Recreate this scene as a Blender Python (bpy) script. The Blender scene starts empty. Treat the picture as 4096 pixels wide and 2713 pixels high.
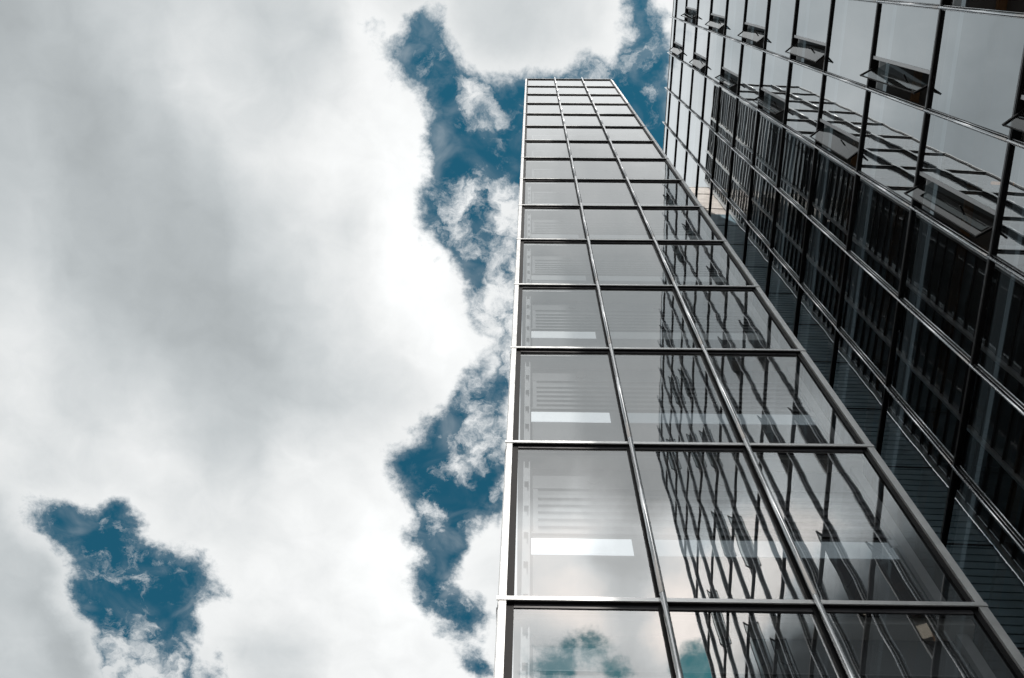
import bpy, bmesh, math, random
from mathutils import Matrix, Vector

# ------------------------------------------------------------------ camera, exposure
sc = bpy.context.scene
COL = sc.collection
CAM_Z = 1.6
cam_d = bpy.data.cameras.new('camera')
cam = bpy.data.objects.new('camera', cam_d)
COL.objects.link(cam)
cam_d.sensor_width = 36.0
cam_d.lens = 4413.43 / 4096 * 36.0
cam_d.clip_start = 0.1
cam_d.clip_end = 5000
R3 = Matrix(((0.99950774, -0.030534096, 0.007207382),
             (-0.026611676, -0.946808671, -0.320694807),
             (0.016616138, 0.320345141, -0.947155159)))
cam.matrix_world = Matrix.Translation((0, 0, CAM_Z)) @ R3.to_4x4()
sc.camera = cam
sc.view_settings.view_transform = 'Standard'
sc.view_settings.look = 'None'
sc.view_settings.exposure = 0
sc.view_settings.gamma = 1
sc.cycles.max_bounces = 16
sc.cycles.glossy_bounces = 8
sc.cycles.transmission_bounces = 6
sc.cycles.transparent_max_bounces = 16
sc.cycles.caustics_reflective = False
sc.cycles.caustics_refractive = False

# ------------------------------------------------------------------ node helper
class NT:
    def __init__(self, tree):
        self.t = tree; self.n = tree.nodes; self.l = tree.links; self.n.clear()
    def put(self, sock, v):
        if isinstance(v, bpy.types.NodeSocket): self.l.new(v, sock)
        elif v is not None: sock.default_value = v
    def node(self, kind, **kw):
        n = self.n.new(kind)
        for k, v in kw.items(): setattr(n, k, v)
        return n
    def m(self, op, a, b=None, c=None, clamp=False):
        n = self.node('ShaderNodeMath', operation=op); n.use_clamp = clamp
        self.put(n.inputs[0], a)
        if b is not None: self.put(n.inputs[1], b)
        if c is not None: self.put(n.inputs[2], c)
        return n.outputs[0]
    def v(self, op, a, b=None, scale=None):
        n = self.node('ShaderNodeVectorMath', operation=op)
        self.put(n.inputs[0], a)
        if b is not None: self.put(n.inputs[1], b)
        if scale is not None: self.put(n.inputs['Scale'], scale)
        return n.outputs['Value'] if op in ('DISTANCE', 'LENGTH', 'DOT_PRODUCT') else n.outputs['Vector']
    def noise(self, vec, scale, detail=5, rough=0.55, dist=0.0, color=False):
        n = self.node('ShaderNodeTexNoise')
        self.put(n.inputs['Vector'], vec); n.inputs['Scale'].default_value = scale
        n.inputs['Detail'].default_value = detail; n.inputs['Roughness'].default_value = rough
        n.inputs['Distortion'].default_value = dist
        return n.outputs['Color' if color else 'Fac']
    def ramp(self, x, a, b, lo=0.0, hi=1.0, smooth=True):
        n = self.node('ShaderNodeMapRange'); n.interpolation_type = 'SMOOTHSTEP' if smooth else 'LINEAR'
        self.put(n.inputs['Value'], x)
        n.inputs['From Min'].default_value = a; n.inputs['From Max'].default_value = b
        n.inputs['To Min'].default_value = lo; n.inputs['To Max'].default_value = hi
        return n.outputs['Result']
    def mix(self, f, a, b, blend='MIX'):
        n = self.node('ShaderNodeMix', data_type='RGBA', blend_type=blend)
        self.put(n.inputs['Factor'], f); self.put(n.inputs[6], a); self.put(n.inputs[7], b)
        return n.outputs[2]

# ------------------------------------------------------------------ sky, clouds, sun
SUN = Vector((0.30, -1.0, 0.93)).normalized()
SUN_EL = math.asin(SUN.z)
world = bpy.data.worlds.new('World'); sc.world = world; world.use_nodes = True
w = NT(world.node_tree)
sky = w.node('ShaderNodeTexSky'); sky.sky_type = 'NISHITA'; sky.sun_disc = False
sky.sun_elevation = SUN_EL; sky.sun_rotation = math.atan2(SUN.x, SUN.y)
sky.air_density = 1.0; sky.dust_density = 0.6; sky.ozone_density = 1.5
bg_sky = w.node('ShaderNodeBackground'); bg_sky.inputs['Strength'].default_value = 0.088
teal = w.mix(1.0, sky.outputs[0], (0.22, 1.0, 0.92, 1), 'MULTIPLY')
w.put(bg_sky.inputs['Color'], teal)

# cloud layer at unit height over the viewer: p = (x/z, y/z)
gen = w.node('ShaderNodeTexCoord').outputs['Generated']
sep = w.node('ShaderNodeSeparateXYZ'); w.put(sep.inputs[0], gen)
zz = w.m('MAXIMUM', sep.outputs[2], 0.12)
cmb = w.node('ShaderNodeCombineXYZ')
w.put(cmb.inputs[0], w.m('DIVIDE', sep.outputs[0], zz)); w.put(cmb.inputs[1], w.m('DIVIDE', sep.outputs[1], zz))
p = cmb.outputs[0]
half = (0.5, 0.5, 0.5)
w1 = w.v('SCALE', w.v('SUBTRACT', w.noise(p, 16, 2, 0.5, color=True), half), scale=0.040)
w2 = w.v('SCALE', w.v('SUBTRACT', w.noise(p, 70, 4, 0.62, color=True), half), scale=0.018)
pw = w.v('ADD', w.v('ADD', p, w1), w2)
pw = w.v('MULTIPLY', pw, (1, 1, 0))
# outlines of the blue gaps on the cloud layer, and of the thinner puffs that drift in them (x, y, radius, density)
GAPS = [[(-0.1471,0.058),(-0.1354,0.0548),(-0.1219,0.0648),(-0.1083,0.0606),(-0.1043,0.0474),(-0.0946,0.0435),(-0.0831,0.0385),(-0.0733,0.0503),(-0.0693,0.0671),(-0.0652,0.0821),(-0.0515,0.0875),(-0.0356,0.0966),(-0.0239,0.0934),(-0.0159,0.098),(-0.0027,0.0928),(0.035,0.09),(0.0468,0.074),(0.0678,0.0753),(0.0816,0.0638),(0.0852,0.0473),(0.0824,0.0329),(0.0862,0.0149),(0.1074,0.0144),(0.1118,0.0393),(0.1228,0.0572),(0.1275,0.0792),(0.139,0.1356),(0.148,0.2553),(0.0427,0.3885),(-0.0056,0.3901),(-0.029,0.3774),(-0.0277,0.3375),(-0.0343,0.3204),(-0.0418,0.3175),(-0.0504,0.3045),(-0.057,0.2808),(-0.0696,0.2683),(-0.0822,0.2516),(-0.0905,0.2286),(-0.0956,0.2132),(-0.0844,0.1974),(-0.0825,0.1769),(-0.0886,0.153),(-0.0866,0.1371),(-0.0926,0.1196),(-0.0917,0.1098),(-0.1045,0.1005),(-0.1162,0.0855),(-0.1337,0.0708)],
 [(-0.1286,0.4515),(-0.1077,0.4413),(-0.0946,0.4242),(-0.0707,0.4117),(-0.0687,0.3907),(-0.0515,0.3832),(-0.0299,0.3871),(-0.0064,0.3794),(-0.0077,0.4143),(-0.0084,0.4691),(-0.0095,0.5133),(-0.027,0.5364),(-0.0449,0.5421),(-0.0466,0.5805),(-0.0578,0.6017),(-0.0437,0.6274),(-0.0226,0.64),(-0.0212,0.6533),(-0.0407,0.673),(-0.05,0.6788),(-0.0699,0.6795),(-0.0712,0.6552),(-0.0875,0.6477),(-0.0945,0.6109),(-0.1025,0.5981),(-0.0922,0.5873),(-0.1059,0.5621),(-0.1126,0.542),(-0.099,0.5239),(-0.1012,0.5066),(-0.1257,0.4927),(-0.1288,0.4733)],
 [(-0.4807,0.5261),(-0.4476,0.5225),(-0.4374,0.5334),(-0.3939,0.5268),(-0.3861,0.5416),(-0.3807,0.5592),(-0.3587,0.5686),(-0.3459,0.581),(-0.3205,0.5788),(-0.3132,0.5901),(-0.3135,0.6136),(-0.3029,0.6291),(-0.3013,0.6423),(-0.3196,0.6363),(-0.3293,0.6434),(-0.3208,0.6564),(-0.3267,0.6756),(-0.339,0.6842),(-0.3329,0.6977),(-0.335,0.7679),(-0.4221,0.7713),(-0.4383,0.7128),(-0.4402,0.6826),(-0.4533,0.6722),(-0.4598,0.6429),(-0.4611,0.6217),(-0.4552,0.5979),(-0.4669,0.5776),(-0.4885,0.5656),(-0.4993,0.5406),(-0.4998,0.5255)],
 [(-0.0568,0.701),(-0.0381,0.6865),(-0.0167,0.6994),(-0.0198,0.7218),(-0.0351,0.7308),(-0.0494,0.7201)],
 [(-0.3174,0.7165),(-0.3076,0.7106),(-0.3052,0.7525),(-0.3269,0.7534)],
 [(-0.5253,0.4772),(-0.5122,0.4791),(-0.5131,0.4865),(-0.5272,0.4919)],
 [(-0.0487,0.3535),(-0.0368,0.3599),(-0.0345,0.37),(-0.0453,0.3647)]]
PUFFS = [(-0.0236,0.244,0.0123,0.6),(-0.0111,0.2602,0.0123,0.7),(-0.0188,0.2772,0.0145,0.75),(-0.0061,0.2937,0.0146,0.8),(-0.0223,0.3028,0.0126,0.75),(-0.0301,0.3202,0.0127,0.85),(-0.0093,0.3282,0.017,0.85),(-0.0213,0.3461,0.015,0.85),(-0.0044,0.3588,0.0151,0.8),(-0.0229,0.3682,0.0087,0.5),(-0.0599,0.2369,0.0122,0.4),(-0.0044,0.2108,0.01,0.8),(-0.0079,0.2312,0.0102,0.6),(-0.0472,0.1105,0.0118,0.9),(-0.039,0.1239,0.0099,0.85),(-0.0509,0.1281,0.006,0.5),(-0.0172,0.1252,0.008,0.45),(-0.0461,0.1759,0.0081,0.5),(-0.0621,0.1988,0.0092,0.75),(-0.0538,0.2109,0.0083,0.8),(-0.0153,0.1974,0.0123,0.8),(-0.0292,0.2122,0.0113,0.75),(-0.009,0.2075,0.0103,0.7),(-0.0372,0.2249,0.0083,0.6),(-0.0741,0.2219,0.0124,0.45),(-0.0535,0.2275,0.0083,0.5),(-0.0123,0.2368,0.0104,0.55),(-0.0786,0.1447,0.01,0.4),(-0.0825,0.1648,0.0081,0.45),(-0.0677,0.2469,0.0105,0.5),(-0.0429,0.2504,0.0094,0.35),(-0.0404,0.2781,0.0149,0.5),(-0.0946,0.0678,0.0116,0.42),(-0.122,0.0704,0.0116,0.38),(-0.0829,0.0865,0.0117,0.38),(-0.1005,0.0927,0.0097,0.35),(-0.0592,0.0973,0.0097,0.4),(-0.0289,0.1354,0.01,0.3),(-0.0525,0.4779,0.014,0.85),(-0.0311,0.4387,0.0172,0.85),(-0.0176,0.455,0.0138,0.8),(-0.0552,0.4371,0.0138,0.55),(-0.0814,0.4428,0.0138,0.5),(-0.0681,0.4615,0.0116,0.45),(-0.0799,0.5283,0.0119,0.85),(-0.0742,0.5381,0.0083,0.7),(-0.0212,0.489,0.0117,0.45),(-0.0244,0.554,0.0181,0.7),(-0.0157,0.536,0.0119,0.5),(-0.0309,0.5696,0.0134,0.7),(-0.019,0.5924,0.0172,0.8),(-0.0442,0.5933,0.0123,0.5),(-0.0347,0.6139,0.0149,0.6),(-0.0691,0.6257,0.0124,0.55),(-0.0574,0.6439,0.0101,0.5),(-0.0405,0.399,0.0135,0.45),(-0.0945,0.5978,0.0074,0.4),(-0.06,0.395,0.0113,0.4),(-0.4209,0.5504,0.0121,0.42),(-0.4793,0.5449,0.0121,0.45),(-0.4434,0.5949,0.0173,0.3),(-0.3911,0.5749,0.0146,0.42),(-0.413,0.6147,0.0224,0.28),(-0.3519,0.6019,0.0124,0.4),(-0.3254,0.6193,0.0124,0.42),(-0.3733,0.6397,0.0151,0.42),(-0.3573,0.6444,0.0076,0.7),(-0.3899,0.6725,0.0204,0.3),(-0.4242,0.6875,0.0231,0.32),(-0.4026,0.7114,0.0286,0.42),(-0.3645,0.71,0.0207,0.55),(-0.4327,0.7293,0.0235,0.55),(-0.3997,0.7336,0.0289,0.75),(-0.3657,0.7267,0.0235,0.7),(-0.4155,0.7511,0.0238,0.7),(-0.2715,0.6042,0.0099,0.4),(0.0472,0.0814,0.0113,0.54),(0.0622,0.0773,0.0113,0.495),(0.0751,0.0695,0.0094,0.45),(0.1077,0.1029,0.0046,0.72),(0.1002,0.0469,0.0149,0.315),(0.1201,0.0609,0.0093,0.45),(0.114,0.0285,0.0073,0.54),(0.0955,0.0912,0.0189,0.27)]
# brightness of the cloud body at points of the layer (x, y, radiance), blended smoothly
BODY = [(-0.453,0.051,0.445),(-0.408,0.061,0.515),(-0.35,0.052,0.61),(-0.294,0.058,0.687),(-0.236,0.056,0.61),(-0.179,0.055,0.578),(-0.143,0.049,0.888),(-0.2,0.088,0.68),(-0.085,0.037,0.631),(-0.449,0.114,0.515),(-0.394,0.116,0.456),(-0.347,0.111,0.61),(-0.289,0.11,0.761),(-0.231,0.1,0.658),(-0.185,0.122,0.761),(-0.143,0.132,0.922),(-0.455,0.172,0.546),(-0.4,0.171,0.456),(-0.34,0.169,0.503),(-0.293,0.175,0.597),(-0.256,0.143,0.791),(-0.222,0.165,0.791),(-0.171,0.164,0.922),(-0.108,0.154,0.973),(-0.462,0.233,0.578),(-0.406,0.231,0.503),(-0.346,0.237,0.479),(-0.293,0.228,0.491),(-0.244,0.218,0.658),(-0.196,0.204,0.871),(-0.164,0.228,0.73),(-0.116,0.23,0.973),(-0.469,0.296,0.658),(-0.412,0.294,0.515),(-0.35,0.292,0.468),(-0.288,0.29,0.456),(-0.226,0.271,0.61),(-0.173,0.278,0.791),(-0.104,0.288,0.973),(-0.485,0.361,0.761),(-0.44,0.373,0.68),(-0.384,0.358,0.546),(-0.326,0.356,0.479),(-0.267,0.345,0.456),(-0.208,0.339,0.61),(-0.146,0.341,0.753),(-0.084,0.348,0.956),(-0.485,0.433,0.791),(-0.425,0.427,0.644),(-0.368,0.416,0.68),(-0.305,0.423,0.578),(-0.253,0.412,0.515),(-0.189,0.396,0.61),(-0.139,0.417,0.701),(-0.492,0.495,0.665),(-0.432,0.498,0.761),(-0.365,0.481,0.839),(-0.277,0.468,0.644),(-0.213,0.466,0.839),(-0.161,0.479,0.807),(-0.506,0.574,0.578),(-0.485,0.629,0.503),(-0.325,0.537,0.761),(-0.259,0.535,0.776),(-0.206,0.538,0.871),(-0.136,0.56,0.973),(-0.515,0.693,0.604),(-0.475,0.702,0.456),(-0.254,0.615,0.871),(-0.191,0.639,0.855),(-0.128,0.647,0.956),(-0.248,0.704,0.672),(-0.165,0.701,0.871),(-0.078,0.703,0.888),(-0.047,0.051,0.672),(-0.009,0.05,0.597),(0.029,0.052,0.68),(0.066,0.044,0.807),(0.011,0.082,0.776),(0.119,0.046,0.871),(-0.023,0.282,0.839),(-0.024,0.413,0.871),(-0.019,0.632,0.831)]
GAPS_SOUTH = [(0.037, -0.684, 0.017), (0.055, -0.676, 0.016), (0.068, -0.694, 0.019), (0.0, -0.70, 0.019),
          (0.021, -0.712, 0.020), (0.163, -0.706, 0.027), (0.176, -0.685, 0.015), (0.2, -0.711, 0.035),
          (0.089, -0.712, 0.012), (0.266, -0.538, 0.016), (0.304, -0.528, 0.012), (0.311, -0.509, 0.010),
          (0.334, -0.524, 0.016), (0.267, -0.685, 0.018), (0.254, -0.707, 0.018), (0.36, -0.6, 0.03)]
BODY_SOUTH = [(0.05, -0.02, 1.15), (0.25, -0.02, 1.15), (0.05, -0.1, 1.08), (0.25, -0.1, 1.08), (0.05, -0.2, 0.80), (0.25, -0.2, 0.85), (0.05, -0.3, 0.62), (0.25, -0.3, 0.8), (0.06, -0.42, 0.72), (0.25, -0.42, 1.0), (0.02, -0.47, 0.8), (0.12, -0.50, 0.75),
         (0.03, -0.555, 1.9), (0.08, -0.60, 1.2), (0.16, -0.55, 2.0), (0.28, -0.55, 1.3), (0.05, -0.655, 2.5), (0.15, -0.655, 2.5), (0.02, -0.75, 2.0), (0.035, -0.70, 1.1), (0.09, -0.70, 1.4),
         (0.24, -0.62, 1.2), (0.2, -0.75, 1.5), (0.38, -0.5, 0.6), (0.36, -0.66, 0.7), (-0.2, -0.1, 0.8), (-0.25, -0.3, 0.8), (-0.09, -0.45, 0.7), (-0.12, -0.34, 0.65), (-0.07, -0.28, 0.75), (-0.14, -0.5, 0.8), (-0.3, -0.5, 1.2), (-0.24, -0.6, 2.9), (-0.2, -0.7, 2.8), (-0.17, -0.63, 2.8), (-0.27, -0.56, 2.4), (-0.29, -0.62, 1.2), (-0.5, -0.5, 0.5)]
BODY_SOUTH += [(-0.403,-0.608,0.14),(-0.364,-0.659,0.14),(-0.317,-0.633,0.14),(-0.436,-0.707,0.14),(-0.345,-0.707,0.14),(-0.298,-0.685,0.14),(-0.259,-0.712,0.14),(-0.453,-0.66,0.14)]
def seg_d(px, py, a, b):
    dx, dy = b[0] - a[0], b[1] - a[1]
    t = max(0, min(1, ((px - a[0]) * dx + (py - a[1]) * dy) / (dx * dx + dy * dy + 1e-12)))
    return math.hypot(px - a[0] - t * dx, py - a[1] - t * dy)
def poly_d(px, py, P_):
    d = min(seg_d(px, py, P_[i - 1], P_[i]) for i in range(len(P_)))
    ins = False; j = len(P_) - 1
    for i in range(len(P_)):
        (xi, yi), (xj, yj) = P_[i], P_[j]
        if (yi > py) != (yj > py) and px < (xj - xi) * (py - yi) / (yj - yi) + xi: ins = not ins
        j = i
    return -d if ins else d
def lum_at(x, y, pts):
    n_ = d_ = 0
    for bx, by, bl in pts:
        wt = ((bx - x) ** 2 + (by - y) ** 2 + 0.0007) ** -2.6; n_ += wt * bl; d_ += wt
    return n_ / d_
def north(x, y):
    d = min(poly_d(x, y, P_) for P_ in GAPS)
    den = sum(o_ * 1.15 * math.exp(-((x - a) ** 2 + (y - b) ** 2) / (1.1 * r_) ** 2) for a, b, r_, o_ in PUFFS)
    return (min(1, max(0, d / 0.08 + 0.5)), lum_at(x, y, BODY) / 2.5, min(1, den))
def south_(x, y):
    d = min(math.hypot(x - a, y - b) - r_ for a, b, r_ in GAPS_SOUTH)
    return (min(1, max(0, d / 0.08 + 0.5)), lum_at(x, y, BODY_SOUTH) / 2.5, 0.0)
def grid(fn, vec, spans, ya, yb, rows):
    """bilinear table over the layer: one colour ramp per row and span, rows blended with hat weights"""
    s_ = w.node('ShaderNodeSeparateXYZ'); w.put(s_.inputs[0], vec)
    ts = [w.ramp(s_.outputs[0], a, b, smooth=False) for a, b in spans]
    yv = w.m('MINIMUM', w.m('MAXIMUM', s_.outputs[1], ya), yb)
    dy = (yb - ya) / (rows - 1); sel = w.m('GREATER_THAN', s_.outputs[0], spans[0][1]) if len(spans) > 1 else None
    total = None
    for i in range(rows):
        y = ya + i * dy; cols = []
        for (a, b), t_ in zip(spans, ts):
            # each ramp is filled inside a small tree of its own (fast), then used as a group
            gt = bpy.data.node_groups.new('cloud_row', 'ShaderNodeTree')
            gt.interface.new_socket('Fac', in_out='INPUT', socket_type='NodeSocketFloat')
            gt.interface.new_socket('Color', in_out='OUTPUT', socket_type='NodeSocketColor')
            gi = gt.nodes.new('NodeGroupInput'); go = gt.nodes.new('NodeGroupOutput')
            r_ = gt.nodes.new('ShaderNodeValToRGB'); el = r_.color_ramp.elements
            for k in range(32):
                if k == 0: e = el[0]; e.position = 0
                elif k == 31: e = el[-1]; e.position = 1
                else: e = el.new(k / 31)
                e.color = tuple(fn(a + (b - a) * k / 31, y)) + (1,)
            gt.links.new(gi.outputs[0], r_.inputs[0]); gt.links.new(r_.outputs[0], go.inputs[0])
            gn_ = w.node('ShaderNodeGroup'); gn_.node_tree = gt; w.put(gn_.inputs[0], t_)
            cols.append(gn_.outputs[0])
        c_ = cols[0] if len(cols) == 1 else w.mix(sel, cols[0], cols[1])
        wt = w.m('MULTIPLY_ADD', w.m('ABSOLUTE', w.m('SUBTRACT', yv, y)), -1.0 / dy, 1.0, clamp=True)
        c_ = w.v('SCALE', c_, scale=wt)
        total = c_ if total is None else w.v('ADD', total, c_)
    return total
gn = grid(north, pw, [(-0.54, -0.16), (-0.16, 0.15)], 0.0, 0.76, 30)
sft = w.v('MULTIPLY', w.v('ADD', p, w.v('SCALE', w.v('SUBTRACT', w.noise(p, 11, 5, 0.55, color=True), half), scale=0.075)), (1, 1, 0))
gb = grid(lambda x, y: (0, lum_at(x, y, BODY) / 2.5, 0), sft, [(-0.56, 0.16)], 0.0, 0.76, 14)
gs = grid(south_, pw, [(-0.64, -0.06), (-0.06, 0.40)], -0.80, 0.0, 20)
is_s = w.m('LESS_THAN', sep.outputs[1], 0.0)
tab = w.mix(is_s, gn, gs)
st = w.node('ShaderNodeSeparateColor'); w.put(st.inputs[0], tab)
sb = w.node('ShaderNodeSeparateColor'); w.put(sb.inputs[0], gb)
d_gap = w.m('MULTIPLY', w.m('SUBTRACT', st.outputs[0], 0.5), 0.08)
fine = w.m('SUBTRACT', w.noise(p, 50, 10, 0.68, 0.25), 0.5)
cover = w.ramp(w.m('MULTIPLY_ADD', fine, 0.030, d_gap), -0.010, 0.008)
veil = w.m('MULTIPLY', w.ramp(w.noise(p, 22, 4, 0.5, 0.6), 0.45, 0.80, 0.0, 0.28), w.ramp(d_gap, -0.045, -0.002, 0.45, 1.0))
veil = w.m('MAXIMUM', veil, w.ramp(w.m('MULTIPLY_ADD', fine, 0.05, d_gap), -0.020, 0.0, 0.0, 0.12))
wn = w.noise(w.v('ADD', p, w2), 32, 10, 0.66, 0.5)
dens = w.m('MULTIPLY_ADD', w.m('SUBTRACT', wn, 0.5), 2.4, w.m('MULTIPLY', st.outputs[2], 0.70))
wisp = w.ramp(dens, 0.12, 0.95, 0.0, 0.95)
cover = w.m('MAXIMUM', w.m('MAXIMUM', cover, wisp), veil, clamp=True)
lum = w.m('MULTIPLY', 2.5, w.mix(is_s, sb.outputs[1], st.outputs[1]))
lum = w.m('MAXIMUM', w.m('MULTIPLY_ADD', lum, 1.10, -0.045), w.m('MULTIPLY', lum, 0.8))
bil = w.noise(w.v('ADD', p, w1), 24, 9, 0.58, 0.3)
lum = w.m('MULTIPLY', lum, w.ramp(bil, 0.25, 0.75, 0.94, 1.07, smooth=False))
rim = w.m('MULTIPLY', w.ramp(d_gap, -0.005, 0.035, 0.55, 0.0), w.m('SUBTRACT', 1.0, is_s))
lum = w.m('ADD', lum, w.m('MULTIPLY', rim, w.m('MAXIMUM', w.m('SUBTRACT', 0.97, lum), 0.0)))
tint = w.mix(w.ramp(lum, 0.45, 0.95), (0.93, 1.0, 1.03, 1), (0.985, 1.0, 1.0, 1))
tint = w.mix(w.ramp(lum, 1.6, 2.6), tint, (1.06, 0.97, 0.91, 1))
ccol = w.v('SCALE', tint, scale=lum)
bg_cl = w.node('ShaderNodeBackground'); w.put(bg_cl.inputs['Color'], ccol); bg_cl.inputs['Strength'].default_value = 1.0
ms = w.node('ShaderNodeMixShader'); w.put(ms.inputs[0], cover)
w.l.new(bg_sky.outputs[0], ms.inputs[1]); w.l.new(bg_cl.outputs[0], ms.inputs[2])
wo = w.node('ShaderNodeOutputWorld'); w.l.new(ms.outputs[0], wo.inputs['Surface'])

sun_d = bpy.data.lights.new('sun', 'SUN'); sun_d.energy = 5.0; sun_d.angle = math.radians(0.5); sun_d.color = (1.0, 0.93, 0.86)
sun = bpy.data.objects.new('sun', sun_d); COL.objects.link(sun)
sun.rotation_euler = SUN.to_track_quat('Z', 'Y').to_euler()

# ------------------------------------------------------------------ materials
def principled(name, color, rough=0.5, metal=0.0, spec=0.5, mottling=0.0, scale=3.0, bump=0.0):
    m = bpy.data.materials.new(name); m.use_nodes = True; t = NT(m.node_tree)
    b = t.node('ShaderNodeBsdfPrincipled'); o = t.node('ShaderNodeOutputMaterial'); t.l.new(b.outputs[0], o.inputs[0])
    b.inputs['Roughness'].default_value = rough; b.inputs['Metallic'].default_value = metal
    b.inputs['Specular IOR Level'].default_value = spec
    pos = t.node('ShaderNodeNewGeometry').outputs['Position']
    n = t.noise(pos, scale, 6, 0.6)
    c = tuple(color) + (1,)
    lo = tuple(x * (1 - mottling) for x in color) + (1,); hi = tuple(min(1, x * (1 + mottling)) for x in color) + (1,)
    t.put(b.inputs['Base Color'], t.mix(t.ramp(n, 0.3, 0.7), lo, hi))
    t.put(b.inputs['Roughness'], t.ramp(n, 0.3, 0.7, rough * 0.85, min(1, rough * 1.15)))
    if bump:
        bn = t.node('ShaderNodeBump'); bn.inputs['Strength'].default_value = 0.4; bn.inputs['Distance'].default_value = bump
        t.put(bn.inputs['Height'], n); t.l.new(bn.outputs[0], b.inputs['Normal'])
    return m
def emissive(name, color, strength, base=0.6):
    m = bpy.data.materials.new(name); m.use_nodes = True; t = NT(m.node_tree)
    b = t.node('ShaderNodeBsdfPrincipled'); o = t.node('ShaderNodeOutputMaterial'); t.l.new(b.outputs[0], o.inputs[0])
    b.inputs['Base Color'].default_value = (base, base, base, 1)
    b.inputs['Emission Color'].default_value = tuple(color) + (1,); b.inputs['Emission Strength'].default_value = strength
    return m
def glass(name, ior, tint, amp, wscale, dirt=0.02, boost=0.0, gloss=(0.97, 0.985, 0.99)):
    """coated facade glass: clear mirror reflection over a tinted see-through pane, slightly wavy"""
    m = bpy.data.materials.new(name); m.use_nodes = True; t = NT(m.node_tree)
    pos = t.node('ShaderNodeNewGeometry').outputs['Position']
    oi = t.node('ShaderNodeObjectInfo').outputs['Random']
    shift = t.node('ShaderNodeCombineXYZ'); t.put(shift.inputs[0], t.m('MULTIPLY', oi, 61.0)); t.put(shift.inputs[1], t.m('MULTIPLY', oi, 37.0))
    q = t.v('ADD', pos, shift.outputs[0])
    n1 = t.noise(q, wscale, 1.0, 0.4)
    bn = t.node('ShaderNodeBump'); bn.inputs['Strength'].default_value = 1.0; bn.inputs['Distance'].default_value = amp
    t.put(bn.inputs['Height'], n1)
    gl = t.node('ShaderNodeBsdfGlossy'); gl.inputs['Roughness'].default_value = 0.0
    gl.inputs['Color'].default_value = tuple(gloss) + (1,)
    t.l.new(bn.outputs[0], gl.inputs['Normal'])
    tr = t.node('ShaderNodeBsdfTransparent'); tr.inputs['Color'].default_value = tuple(tint) + (1,)
    fr = t.node('ShaderNodeFresnel')
    # same reflectance from both faces of the thin pane
    back = t.node('ShaderNodeNewGeometry').outputs['Backfacing']
    t.put(fr.inputs['IOR'], t.m('MULTIPLY_ADD', back, 1.0 / ior - ior, ior))
    s1 = t.node('ShaderNodeMixShader'); t.put(s1.inputs[0], t.m('ADD', fr.outputs[0], boost, clamp=True)); t.l.new(tr.outputs[0], s1.inputs[1]); t.l.new(gl.outputs[0], s1.inputs[2])
    df = t.node('ShaderNodeBsdfDiffuse'); df.inputs['Color'].default_value = (0.55, 0.56, 0.56, 1)
    streak = t.noise(t.v('MULTIPLY', pos, (6, 6, 0.35)), 1.5, 6, 0.7)
    s2 = t.node('ShaderNodeMixShader'); t.put(s2.inputs[0], t.ramp(streak, 0.35, 0.85, dirt * 0.3, dirt * 1.8))
    t.l.new(s1.outputs[0], s2.inputs[1]); t.l.new(df.outputs[0], s2.inputs[2])
    o = t.node('ShaderNodeOutputMaterial'); t.l.new(s2.outputs[0], o.inputs[0])
    return m

M = {}
M['alu'] = principled('brushed_aluminium', (0.80, 0.81, 0.82), 0.22, 1.0, mottling=0.05, scale=20)
M['paint_alu'] = principled('painted_aluminium', (0.62, 0.635, 0.64), 0.34, 0.65, mottling=0.06, scale=4)
M['dark'] = principled('dark_frame_metal', (0.008, 0.008, 0.009), 0.45, 0.0, 0.08, mottling=0.15, scale=6)
M['reveal'] = principled('grey_reveal', (0.028, 0.029, 0.034), 0.40, 0.0, mottling=0.3, scale=2)
M['sashbar'] = principled('sash_mullion_grey', (0.42, 0.43, 0.44), 0.4, 0.4, mottling=0.06, scale=8)
M['rubber'] = principled('black_gasket', (0.01, 0.01, 0.011), 0.6, mottling=0.1, scale=9)
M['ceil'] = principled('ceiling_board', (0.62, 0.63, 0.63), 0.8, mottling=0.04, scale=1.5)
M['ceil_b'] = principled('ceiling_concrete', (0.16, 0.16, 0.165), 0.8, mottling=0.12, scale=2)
M['soffit'] = principled('white_soffit', (0.62, 0.66, 0.68), 0.6, mottling=0.06, scale=5)
M['wood'] = principled('warm_wood', (0.22, 0.12, 0.06), 0.5, mottling=0.25, scale=5)
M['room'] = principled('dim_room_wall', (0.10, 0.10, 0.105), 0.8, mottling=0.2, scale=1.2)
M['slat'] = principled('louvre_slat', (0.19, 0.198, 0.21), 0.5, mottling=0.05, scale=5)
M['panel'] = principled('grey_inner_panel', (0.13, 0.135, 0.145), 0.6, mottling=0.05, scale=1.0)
M['vent'] = principled('vent_grey', (0.10, 0.105, 0.11), 0.6, mottling=0.1, scale=9)
M['beading'] = principled('beading_grey', (0.22, 0.23, 0.24), 0.35, 0.6, mottling=0.1, scale=9)
M['tube_b'] = principled('grey_anodised_tube', (0.68, 0.70, 0.72), 0.25, 1.0, mottling=0.08, scale=20)
M['post'] = principled('interior_post', (0.42, 0.43, 0.44), 0.5, mottling=0.06, scale=5)
M['lamp_on'] = emissive('lit_strip_window', (0.93, 0.98, 1.0), 0.8)
M['lamp_half'] = emissive('half_lit_strip_window', (0.93, 0.98, 1.0), 0.5)
M['lamp_faint'] = emissive('faint_strip_window', (0.90, 0.98, 1.0), 0.12, 0.3)
M['lamp_dim'] = emissive('dim_ceiling_lamp', (0.80, 0.93, 1.0), 0.26, 0.3)
M['cove'] = emissive('cove_strip_light', (0.72, 0.90, 1.0), 0.13, 0.4)
M['cove_dim'] = emissive('cove_glow', (0.72, 0.90, 1.0), 0.035, 0.4)
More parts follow.
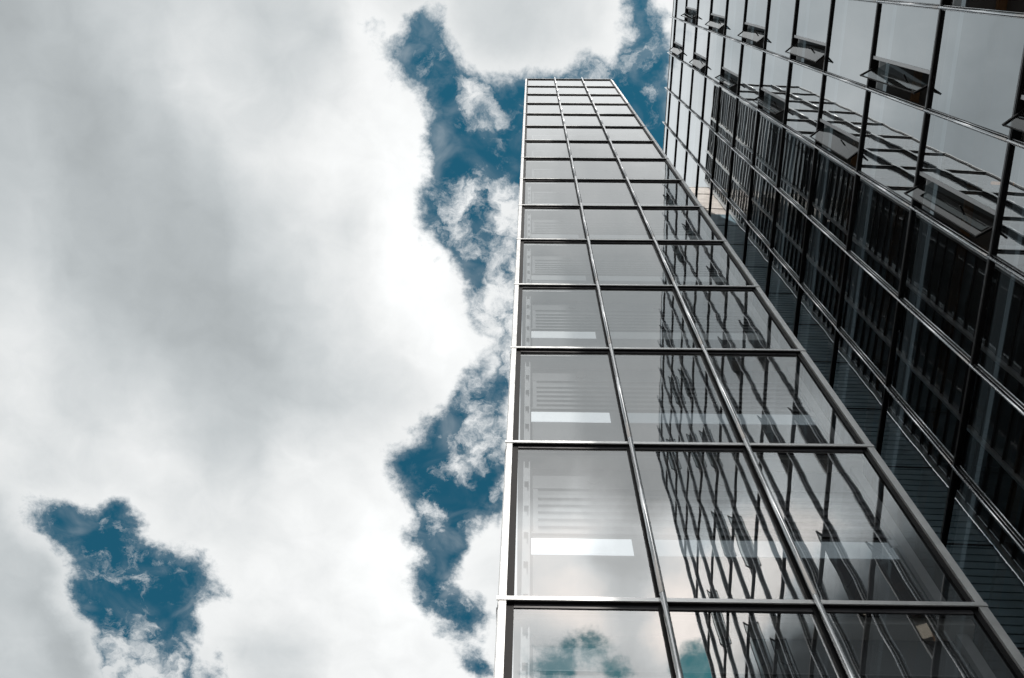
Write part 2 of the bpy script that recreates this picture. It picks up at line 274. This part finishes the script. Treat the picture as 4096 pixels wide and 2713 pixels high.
M['lamp_room'] = emissive('room_ceiling_lamp', (1.0, 0.86, 0.68), 1.6)
M['lamp_warm'] = emissive('warm_ceiling_lamp', (1.0, 0.42, 0.12), 0.5)
M['roof'] = principled('roof_gravel', (0.30, 0.29, 0.28), 0.9, mottling=0.2, scale=8, bump=0.02)
M['ground'] = principled('plaza_paving', (0.22, 0.215, 0.21), 0.85, mottling=0.18, scale=1.3, bump=0.004)
M['glass_a'] = glass('tower_glass', 2.4, (0.66, 0.69, 0.71), 0.0014, 1.1, 0.015, boost=0.12)
M['glass_b'] = glass('office_glass', 2.5, (0.42, 0.46, 0.48), 0.0018, 0.7, 0.010, boost=0.25, gloss=(0.93, 0.975, 1.0))
M['glass_side'] = glass('side_glass', 1.52, (0.25, 0.28, 0.30), 0.0008, 0.6, 0.004, boost=0.04)
M['glass_sash'] = glass('sash_glass', 1.33, (0.50, 0.55, 0.56), 0.0, 0.8, 0.02)
# ribbed cladding: dark blue grey metal boards with a groove every 0.32 m
def cladding():
    m = principled('ribbed_cladding', (0.24, 0.36, 0.43), 0.35, 0.0, 0.6, mottling=0.12, scale=1.7)
    return m
M['clad'] = cladding()
M['clad_top'] = principled('pale_ribbed_cladding', (0.80, 0.73, 0.68), 0.5, 0.0, 0.5, mottling=0.12, scale=1.2)  # same cladding in cream: sunlight painted into the colour of the upper boards

# ------------------------------------------------------------------ mesh helpers
class MB:
    def __init__(self): self.v = []; self.f = []; self.mi = []
    def box(self, x0, x1, y0, y1, z0, z1, mi=0):
        b = len(self.v)
        self.v += [(x, y, z) for z in (z0, z1) for y in (y0, y1) for x in (x0, x1)]
        for f in ((0, 2, 3, 1), (4, 5, 7, 6), (0, 1, 5, 4), (2, 6, 7, 3), (0, 4, 6, 2), (1, 3, 7, 5)):
            self.f.append([b + i for i in f]); self.mi.append(mi)
    def quad(self, a, b_, c, d, mi=0):
        b = len(self.v); self.v += [a, b_, c, d]; self.f.append([b, b + 1, b + 2, b + 3]); self.mi.append(mi)
    def tube(self, x, y, z0, z1, r, seg=16, mi=0, arc=None):
        b = len(self.v)
        for z in (z0, z1):
            for i in range(seg):
                a = 2 * math.pi * i / seg; self.v.append((x + r * math.cos(a), y + r * math.sin(a), z))
        for i in range(seg):
            j = (i + 1) % seg; self.f.append([b + i, b + j, b + seg + j, b + seg + i]); self.mi.append(mi)
        self.f.append([b + i for i in range(seg)][::-1]); self.mi.append(mi)
        self.f.append([b + seg + i for i in range(seg)]); self.mi.append(mi)
    def disc(self, x, y, z0, z1, r, seg=28, mi=0): self.tube(x, y, z0, z1, r, seg, mi)
    def build(self, name, mats, parent=None, smooth=False, loc=None):
        me = bpy.data.meshes.new(name); me.from_pydata(self.v, [], self.f)
        if not isinstance(mats, (list, tuple)): mats = [mats]
        for k in mats: me.materials.append(M[k])
        for pl, i in zip(me.polygons, self.mi): pl.material_index = i
        if smooth:
            for pl in me.polygons: pl.use_smooth = len(pl.vertices) == 4
        me.update()
        o = bpy.data.objects.new(name, me); COL.objects.link(o)
        if parent: o.parent = parent
        if loc: o.location = loc
        return o
def tag(o, label=None, cat=None, group=None, kind=None):
    if label: o['label'] = label
    if cat: o['category'] = cat
    if group: o['group'] = group
    if kind: o['kind'] = kind
def empty(name, loc, rz=0.0):
    o = bpy.data.objects.new(name, None); COL.objects.link(o); o.location = loc; o.rotation_euler = (0, 0, rz)
    o.empty_display_size = 1; return o
def copy_tree(o, parent):
    c = o.copy(); COL.objects.link(c); c.parent = parent
    for ch in o.children: copy_tree(ch, c)
    return c
rnd = random.Random(7)

# ------------------------------------------------------------------ ground
g = MB(); g.quad((-400, -400, 0), (400, -400, 0), (400, 400, 0), (-400, 400, 0))
tag(g.build('ground', 'ground'), kind='structure')

# ================================================================== GLASS TOWER (left)
DL = -0.0215
TA = empty('glass_tower', (0, 6.5, 0), DL)
tag(TA, 'narrow glass tower three panes wide with silver mullions, standing left against the cloudy sky', 'tower')
AC = [-0.140, 1.624, 3.268, 5.043]           # mullion lines along the facade
HA = 4.1354; ZA = [68.3375 + CAM_Z - HA * r for r in range(17)]   # floor lines from the roof down
ZB0 = 0.15
DEP = 5.92                                    # depth of the tower
GY = 0.022                                    # glass plane

levels = ZA + [ZB0]
NF = len(levels) - 1
# structure of the rooms: floor slabs whose undersides are the ceilings
for r in range(NF):
    z = levels[r]
    m = MB(); m.box(0.02, 4.93, GY + 0.10, DEP - 0.12, z - 0.22, z + (0.04 if r else -0.03))
    m.build('ceiling_slab', 'ceil', TA)
    if r < 5: continue
    # inner skin 0.3 m behind the outer glass: grey panel, louvred band, strip window
    yi = 0.31; zb = max(levels[r + 1] + 0.1, z - 4.0)
    m = MB(); m.box(0.23, 4.72, yi, yi + 0.05, zb, z - 0.24); m.build('inner_panel', 'panel', TA)
    if r == NF - 1: continue
    m = MB()
    m.box(0.235, 4.70, yi - 0.03, yi - 0.001, z - 0.905, z - 0.885); m.box(0.215, 4.70, yi - 0.03, yi - 0.001, z - 2.175, z - 2.13)
    m.box(0.235, 0.30, yi - 0.022, yi - 0.001, z - 2.12, z - 0.91)
    for k in range(6):
        zk = z - 1.10 - k * 0.198
        m.box(0.30, 4.68, yi - 0.028, yi - 0.002, zk - 0.085, zk)
    m.build('louvred_band', 'slat', TA)
    m = MB(); m.box(0.21, 1.465, yi - 0.012, yi - 0.001, z - 2.66, z - 2.27); m.build('strip_window', 'lamp_on' if r > 11 else ('lamp_half' if r == 11 else 'lamp_faint'), TA)
    m = MB(); m.box(1.665, 4.68, yi - 0.012, yi - 0.001, z - 2.66, z - 2.27); m.build('strip_window', 'lamp_dim' if r > 11 else 'lamp_faint', TA)
    for xd in (1.08, 2.86):
        m = MB()
        for i in range(24):
            pass
        n0 = len(m.v)
        for yy in (yi - 0.02, yi - 0.002):
            for i in range(28):
                a_ = 2 * math.pi * i / 28; m.v.append((xd + 0.085 * math.cos(a_), yy, z - 0.60 + 0.115 * math.sin(a_)))
        m.f.append([n0 + i for i in range(28)]); m.mi.append(0)
        for i in range(28):
            j = (i + 1) % 28; m.f.append([n0 + j, n0 + i, n0 + 28 + i, n0 + 28 + j]); m.mi.append(0)
        m.build('round_vent', 'vent', TA)
    m = MB(); m.box(4.735, 4.86, 0.22, 0.30, zb, z - 0.24); o = m.build('inner_post', 'post', TA)
    m = MB(); m.box(4.64, 4.732, 0.24, 0.27, z - 2.45, z - 2.30); m.build('bracket', 'post', o)
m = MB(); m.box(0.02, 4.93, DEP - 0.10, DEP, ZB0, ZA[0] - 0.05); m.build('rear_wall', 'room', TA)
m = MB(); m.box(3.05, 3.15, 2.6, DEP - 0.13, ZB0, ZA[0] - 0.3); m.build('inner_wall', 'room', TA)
# punched posts just behind the glass at the left corner
for r in range(8, NF):
    zt, zb = levels[r] - 0.26, levels[r + 1] + 0.10
    m = MB(); m.box(0.10, 0.118, 0.16, 0.24, zb, zt); m.box(0.175, 0.193, 0.16, 0.24, zb, zt); m.box(0.118, 0.175, 0.225, 0.24, zb, zt)
    for k in range(5):
        zk = zb + 0.25 + k * (zt - zb - 0.5) / 4.6
        m.box(0.118, 0.175, 0.165, 0.18, zk, zk + 0.42)
    m.build('window_rail', 'post', TA)

# front panes, each very slightly out of true
for r in range(NF):
    z1, z0 = levels[r], levels[r + 1]
    for c in range(3):
        x0, x1 = AC[c] + (0.16 if c == 0 else 0.05), AC[c + 1] - (0.14 if c == 2 else 0.05)
        xm, zm = (x0 + x1) / 2, (z0 + z1) / 2
        hw, hh = (x1 - x0) / 2, (z1 - z0) / 2 - 0.05
        m = MB(); m.quad((-hw, 0, -hh), (hw, 0, -hh), (hw, 0, hh), (-hw, 0, hh))
        o = m.build('window', 'glass_a', TA, loc=(xm, GY, zm))
        o.rotation_euler = (math.radians(rnd.gauss(0, 0.05)), 0, math.radians(rnd.gauss(0, 0.09)))
# transoms: bright front lip on a dark bar
for r in range(NF):
    z = levels[r] - (0.045 if r else 0.0)
    m = MB(); m.box(-0.10, 5.03, -0.024, GY + 0.06, z - 0.058, z + 0.016, 0)
    m.box(0.0, 4.92, GY - 0.012, GY + 0.05, z - 0.13, z - 0.058, 1)
    o = m.build('transom', ['dark', 'reveal'], TA)
    m = MB(); m.box(-0.165, 5.095, -0.040, -0.025, z - 0.050, z + 0.022)
    m.build('transom_cap', 'paint_alu', o)
# mullions
def mullion_a(x):
    m = MB(); m.box(x - 0.055, x + 0.055, -0.004, GY + 0.05, ZB0, ZA[0] + 0.10); m.box(x - 0.011, x + 0.011, -0.07, -0.004, ZB0, ZA[0] + 0.18)
    o = m.build('mullion', 'dark', TA)
    t = MB()
    zs = [ZA[0] + 0.26] + [z - 0.02 for z in ZA[1:]] + [ZB0]
    for a, b_ in zip(zs[:-1], zs[1:]): t.tube(x, -0.083, b_ + 0.006, a - 0.006, 0.034, 20)
    t.tube(x, -0.083, ZB0, ZA[0] + 0.2, 0.030, 12)
    t.build('mullion_tube', 'alu', o, smooth=True)
mullion_a(AC[1]); mullion_a(AC[2])
for x0, x1, xd in ((-0.140, -0.062, 0.022), (4.992, 5.043, 4.93)):
    m = MB(); m.box(x0, x1, -0.030, GY + 0.03, ZB0, ZA[0] + 0.02, 0)
    o = m.build('corner_fin', 'paint_alu', TA)
    m = MB(); m.box(min(x1, xd) if xd > x1 else xd, max(x1, xd) if xd > x1 else x0, GY - 0.012, GY + 0.05, ZB0, ZA[0]); m.build('corner_reveal', 'dark', o)
# roof cap
m = MB(); m.box(-0.12, 5.03, -0.02, DEP, ZA[0] - 0.029, ZA[0] + 0.05); m.build('roof', 'roof', TA)
m = MB(); m.box(-0.135, 5.037, -0.027, 0.02, ZA[0] + 0.017, ZA[0] + 0.075); m.build('roof_edge', 'dark', TA)

# side facades (right: glass behind black louvre blades; left: plain curtain wall)
SB = [0.06, 2.07, 4.11, 5.90]
for side, xs in ((1, 5.0), (-1, -0.10)):
    gl = MB()
    for r in range(NF):
        for k in range(3):
            x = xs
            gl.quad((x, SB[k], levels[r + 1]), (x, SB[k + 1], levels[r + 1]), (x, SB[k + 1], levels[r]), (x, SB[k], levels[r]))
    o = gl.build('side_glazing', 'glass_side', TA)
    for k in range(3):
        bl = MB(); n = int((ZA[0] - 4) / 0.69)
        if side == 1:
            for i in range(n):
                z = ZA[0] - 0.12 - i * 0.69
                bl.box(xs + 0.008, xs + 0.046, SB[k] + 0.04, SB[k + 1] - 0.04, z - 0.06, z)
            bl.build('louvre_blades', 'dark', TA)
    for k in range(4):
        tr = MB(); x0 = xs if side == 1 else xs - 0.06
        a, b_ = SB[k] - 0.035, SB[k] + 0.035
        tr.box(x0 + 0.002, x0 + 0.13 if side == 1 else x0 + 0.058, a, b_, ZB0, ZA[0] - 0.03)
        tr.build('side_trim', 'paint_alu', TA)
    if side == -1:
        for r in range(NF):
            tr = MB(); tr.box(xs - 0.07, xs - 0.002, 0.10, 5.86, levels[r] - 0.10, levels[r] - 0.035); tr.build('side_transom', 'dark', TA)

# ================================================================== OFFICE BUILDING (right)
GX = 8.155                                    # glass plane
YB = [0.5627 + 2.0036 * c for c in range(-9, 7)]
YB[0] = -16.95; YB[-1] = 12.40
C0 = 9                                        # YB[C0] is mullion 0
HB = 4.1492; LB = [64.4169 + CAM_Z - HB * n for n in range(16)] + [0.15]
TB = empty('office_building', (GX, 0, 0))
tag(TB, 'dark glass office building along the right with rows of small windows tilted open', 'office building')
ZTOP = LB[0]
NB = len(LB) - 1
DEEP = 7.0
# x below is measured from the glass plane, negative towards the street
for n in range(NB):
    z = LB[n]
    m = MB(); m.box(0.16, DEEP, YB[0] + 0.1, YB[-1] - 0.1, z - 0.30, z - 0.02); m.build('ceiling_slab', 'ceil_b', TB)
    if n < 14:
        m = MB(); m.box(0.24, 0.31, YB[0] + 0.2, YB[-1] - 0.3, z - 0.36, z - 0.302); m.build('ceiling_strip', 'cove', TB)  # white ceiling strip, daylight on it put in as a glow
        m = MB(); m.box(0.08, 0.235, YB[0] + 0.2, YB[-1] - 0.3, z - 0.35, z - 0.302); m.build('ceiling_soffit', 'cove_dim', TB)  # plain soffit given a faint glow in place of daylight
        m = MB(); m.box(0.92, 1.10, YB[5], YB[-1] - 0.3, z - 0.40, z - 0.302); m.build('ceiling_beam', 'wood', TB)
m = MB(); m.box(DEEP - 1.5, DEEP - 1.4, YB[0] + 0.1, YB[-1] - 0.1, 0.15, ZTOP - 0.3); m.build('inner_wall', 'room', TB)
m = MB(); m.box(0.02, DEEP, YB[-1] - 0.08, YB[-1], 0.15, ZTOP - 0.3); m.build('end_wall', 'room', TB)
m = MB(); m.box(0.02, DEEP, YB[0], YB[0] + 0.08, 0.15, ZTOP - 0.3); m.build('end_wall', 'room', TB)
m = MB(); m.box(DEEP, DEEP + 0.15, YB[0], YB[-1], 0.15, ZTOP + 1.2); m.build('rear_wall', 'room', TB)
m = MB(); m.box(0.06, DEEP, YB[0], YB[-1], ZTOP - 0.019, ZTOP + 0.08); m.build('roof', 'roof', TB)
for n in range(8, 14):
    m = MB(); m.box(2.2, 2.55, YB[C0 - 2], YB[-1] - 0.6, LB[n] - 0.36, LB[n] - 0.305); m.build('ceiling_lamp', 'lamp_room', TB)  # unseen warm panels added deep in the rooms to light beams and soffits
# partitions and lit fittings seen through the glass
for n in range(5, 14):
    for j in range(C0 - 1, C0 + 6):
        if n < 8 and j < C0 + 2 and rnd.random() < 0.3:
            m = MB(); y = YB[j] + rnd.uniform(0.3, 1.2); x = rnd.uniform(0.78, 0.9)
            m.box(x, x + 0.12, y, y + 1.0, LB[n] - 0.37, LB[n] - 0.305); m.build('ceiling_lamp', 'lamp_dim', TB)
for n, j, z in ((10, 11, 0), (11, 12, 0), (10, 9, 0), (12, 12, 0)):
    m = MB(); y = YB[j - 1] + 1.1; m.box(0.75, 1.9, y, y + 0.05, LB[n] - 1.9, LB[n] - 1.84); m.build('warm_shelf', 'lamp_warm', TB)  # glowing orange bars standing in for glimpses of warm lamplight

def is_open(n, c):
    """a small sash sits in the bay between mullion c-1 and c, on every other floor, staggered"""
    if c > 2 or n < 0 or n > 14: return False
    if c in (-3, -6, -8): return False
    if c in (0, 1, 2): return (n + c) % 2 == 0
    return (n + c) % 2 == 0 and (n * 7 + c * 3) % 9 != 0
BAR = 0.735
rest = MB()
proto = None
def make_sash():
    """centre pivoted sash, origin on its pivot at mid height; local +y runs along the facade"""
    H = HB / 2 - 0.12; W = 0.325
    f = MB()
    f.box(-0.02, 0.02, -W, W, H - 0.055, H); f.box(-0.02, 0.02, -W, W, -H, -H + 0.055)
    f.box(-0.012, 0.012, -W, -W + 0.022, -H + 0.055, H - 0.055); f.box(-0.012, 0.012, W - 0.022, W, -H + 0.055, H - 0.055)
    o = f.build('open_window', 'dark', TB)
    gq = MB(); gq.quad((0, -W + 0.022, -H + 0.055), (0, W - 0.022, -H + 0.055), (0, W - 0.022, H - 0.055), (0, -W + 0.022, H - 0.055))
    gq.build('window_pane', 'glass_sash', o)
    s = MB(); s.box(-0.10, 0.24, -0.016, 0.016, -0.5, -0.46); s.build('window_stay', 'dark', o)
    return o
for n in range(NB):
    z1, z0 = LB[n], LB[n + 1]
    for j in range(1, len(YB)):
        c = j - C0
        y0, y1 = YB[j - 1] + 0.045, YB[j] - 0.045
        op = is_open(n, c) and n < 15
        ye = YB[j] - BAR - 0.035 if op else y1
        ym, zm = (y0 + ye) / 2, (z0 + z1) / 2; hw, hh = (ye - y0) / 2, (z1 - z0) / 2 - 0.05
        rz, rx = math.radians(rnd.gauss(0, 0.07)), math.radians(rnd.gauss(0, 0.05))
        if c >= 0 and c <= 5 and n <= 14:
            m = MB(); m.quad((0, hw, -hh), (0, -hw, -hh), (0, -hw, hh), (0, hw, hh))
            o = m.build('window', 'glass_b', TB, loc=(0, ym, zm)); o.rotation_euler = (0, rx, rz)
        else:
            a, b_ = hw * math.tan(rz), hh * math.tan(rx)
            rest.quad((-a - b_, ym + hw, zm - hh), (a - b_, ym - hw, zm - hh), (a + b_, ym - hw, zm + hh), (-a + b_, ym + hw, zm + hh))
        if op:
            m = MB(); yb = YB[j] - BAR
            m.box(-0.02, 0.05, yb - 0.036, yb + 0.036, z0 + 0.05, z1 - 0.13); m.build('sash_mullion', 'sashbar', TB)
            if proto is None: s = proto = make_sash()
            else: s = copy_tree(proto, TB)
            s.location = (0, YB[j] - 0.475, zm); s.rotation_euler = (0, 0, math.radians(54 + rnd.uniform(-9, 7)))
o = rest.build('window', 'glass_b', TB); tag(o, kind='stuff')
# parapet glass above the top floor line
m = MB(); m.quad((0, YB[-1], ZTOP + 0.05), (0, YB[0], ZTOP + 0.05), (0, YB[0], ZTOP + 1.35), (0, YB[-1], ZTOP + 1.35)); m.build('parapet_glass', 'glass_b', TB)
m = MB(); m.box(0.02, 0.06, YB[0], YB[-1], ZTOP + 0.09, ZTOP + 1.33); m.build('parapet_back', 'soffit', TB)
m = MB(); m.box(-0.02, 0.08, YB[0] - 0.02, YB[-1], ZTOP + 1.355, ZTOP + 1.39); m.build('parapet_cap', 'paint_alu', TB)
# floor bars
for n in range(NB):
    z = LB[n] - (0.0 if n else 0.0)
    m = MB(); m.box(-0.050, 0.12, YB[0] + 0.02, YB[-1] - 0.02, z - 0.085, z + 0.03)
    o = m.build('floor_bar', 'dark', TB)
    m = MB(); m.box(-0.058, -0.051, YB[0] + 0.02, YB[-1] - 0.02, z - 0.006, z + 0.012); m.box(-0.058, -0.051, YB[0] + 0.02, YB[-1] - 0.02, z - 0.040, z - 0.022)
    m.build('bar_beading', 'beading', o)
# mullions
for j, y in enumerate(YB):
    m = MB(); m.box(-0.025, 0.055, y - 0.05, y + 0.05, 0.15, ZTOP + 1.40); m.box(-0.060, -0.025, y - 0.010, y + 0.010, 0.15, ZTOP + 1.5)
    o = m.build('mullion', 'dark', TB)
    t = MB()
    zs = [ZTOP + 2.0] + [z - 0.02 for z in LB[1:-1]] + [0.15]
    for a, b_ in zip(zs[:-1], zs[1:]):
        t.tube(-0.074, y, b_ + 0.012, a - 0.012, 0.027, 14)
        t.box(-0.038, -0.026, y - 0.048, y - 0.036, b_ + 0.012, a - 0.012); t.box(-0.038, -0.026, y + 0.030, y + 0.048, b_ + 0.012, a - 0.012)
    t.tube(-0.074, y, 0.15, ZTOP + 1.95, 0.022, 10)
    t.build('mullion_tube', 'tube_b', o, smooth=True)

# ================================================================== CLAD BUILDING closing the gap
TC = empty('clad_building', (5.16, 12.46, 0))
tag(TC, 'blue grey ribbed metal building behind the tower, mirrored in the dark office panes', 'building')
m = MB(); ZC = 68.1
m.box(0, 2.95, 0.03, 9, 0, ZC)
m.build('wall', 'dark', TC)
m = MB(); pitch = HB / 13; k = 0
zc = 0.15
while zc < ZC - 0.2:
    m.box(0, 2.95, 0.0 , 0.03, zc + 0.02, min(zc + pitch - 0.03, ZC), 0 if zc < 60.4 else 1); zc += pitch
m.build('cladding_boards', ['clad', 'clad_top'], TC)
m = MB()
for z in LB[:-1]: m.box(0, 2.95, -0.02, 0.0, z - 0.02, z + 0.03)
m.build('cladding_joint', 'dark', TC)
m = MB(); m.box(-0.02, 2.97, -0.03, 9.02, ZC, ZC + 0.06); m.build('roof', 'paint_alu', TC)
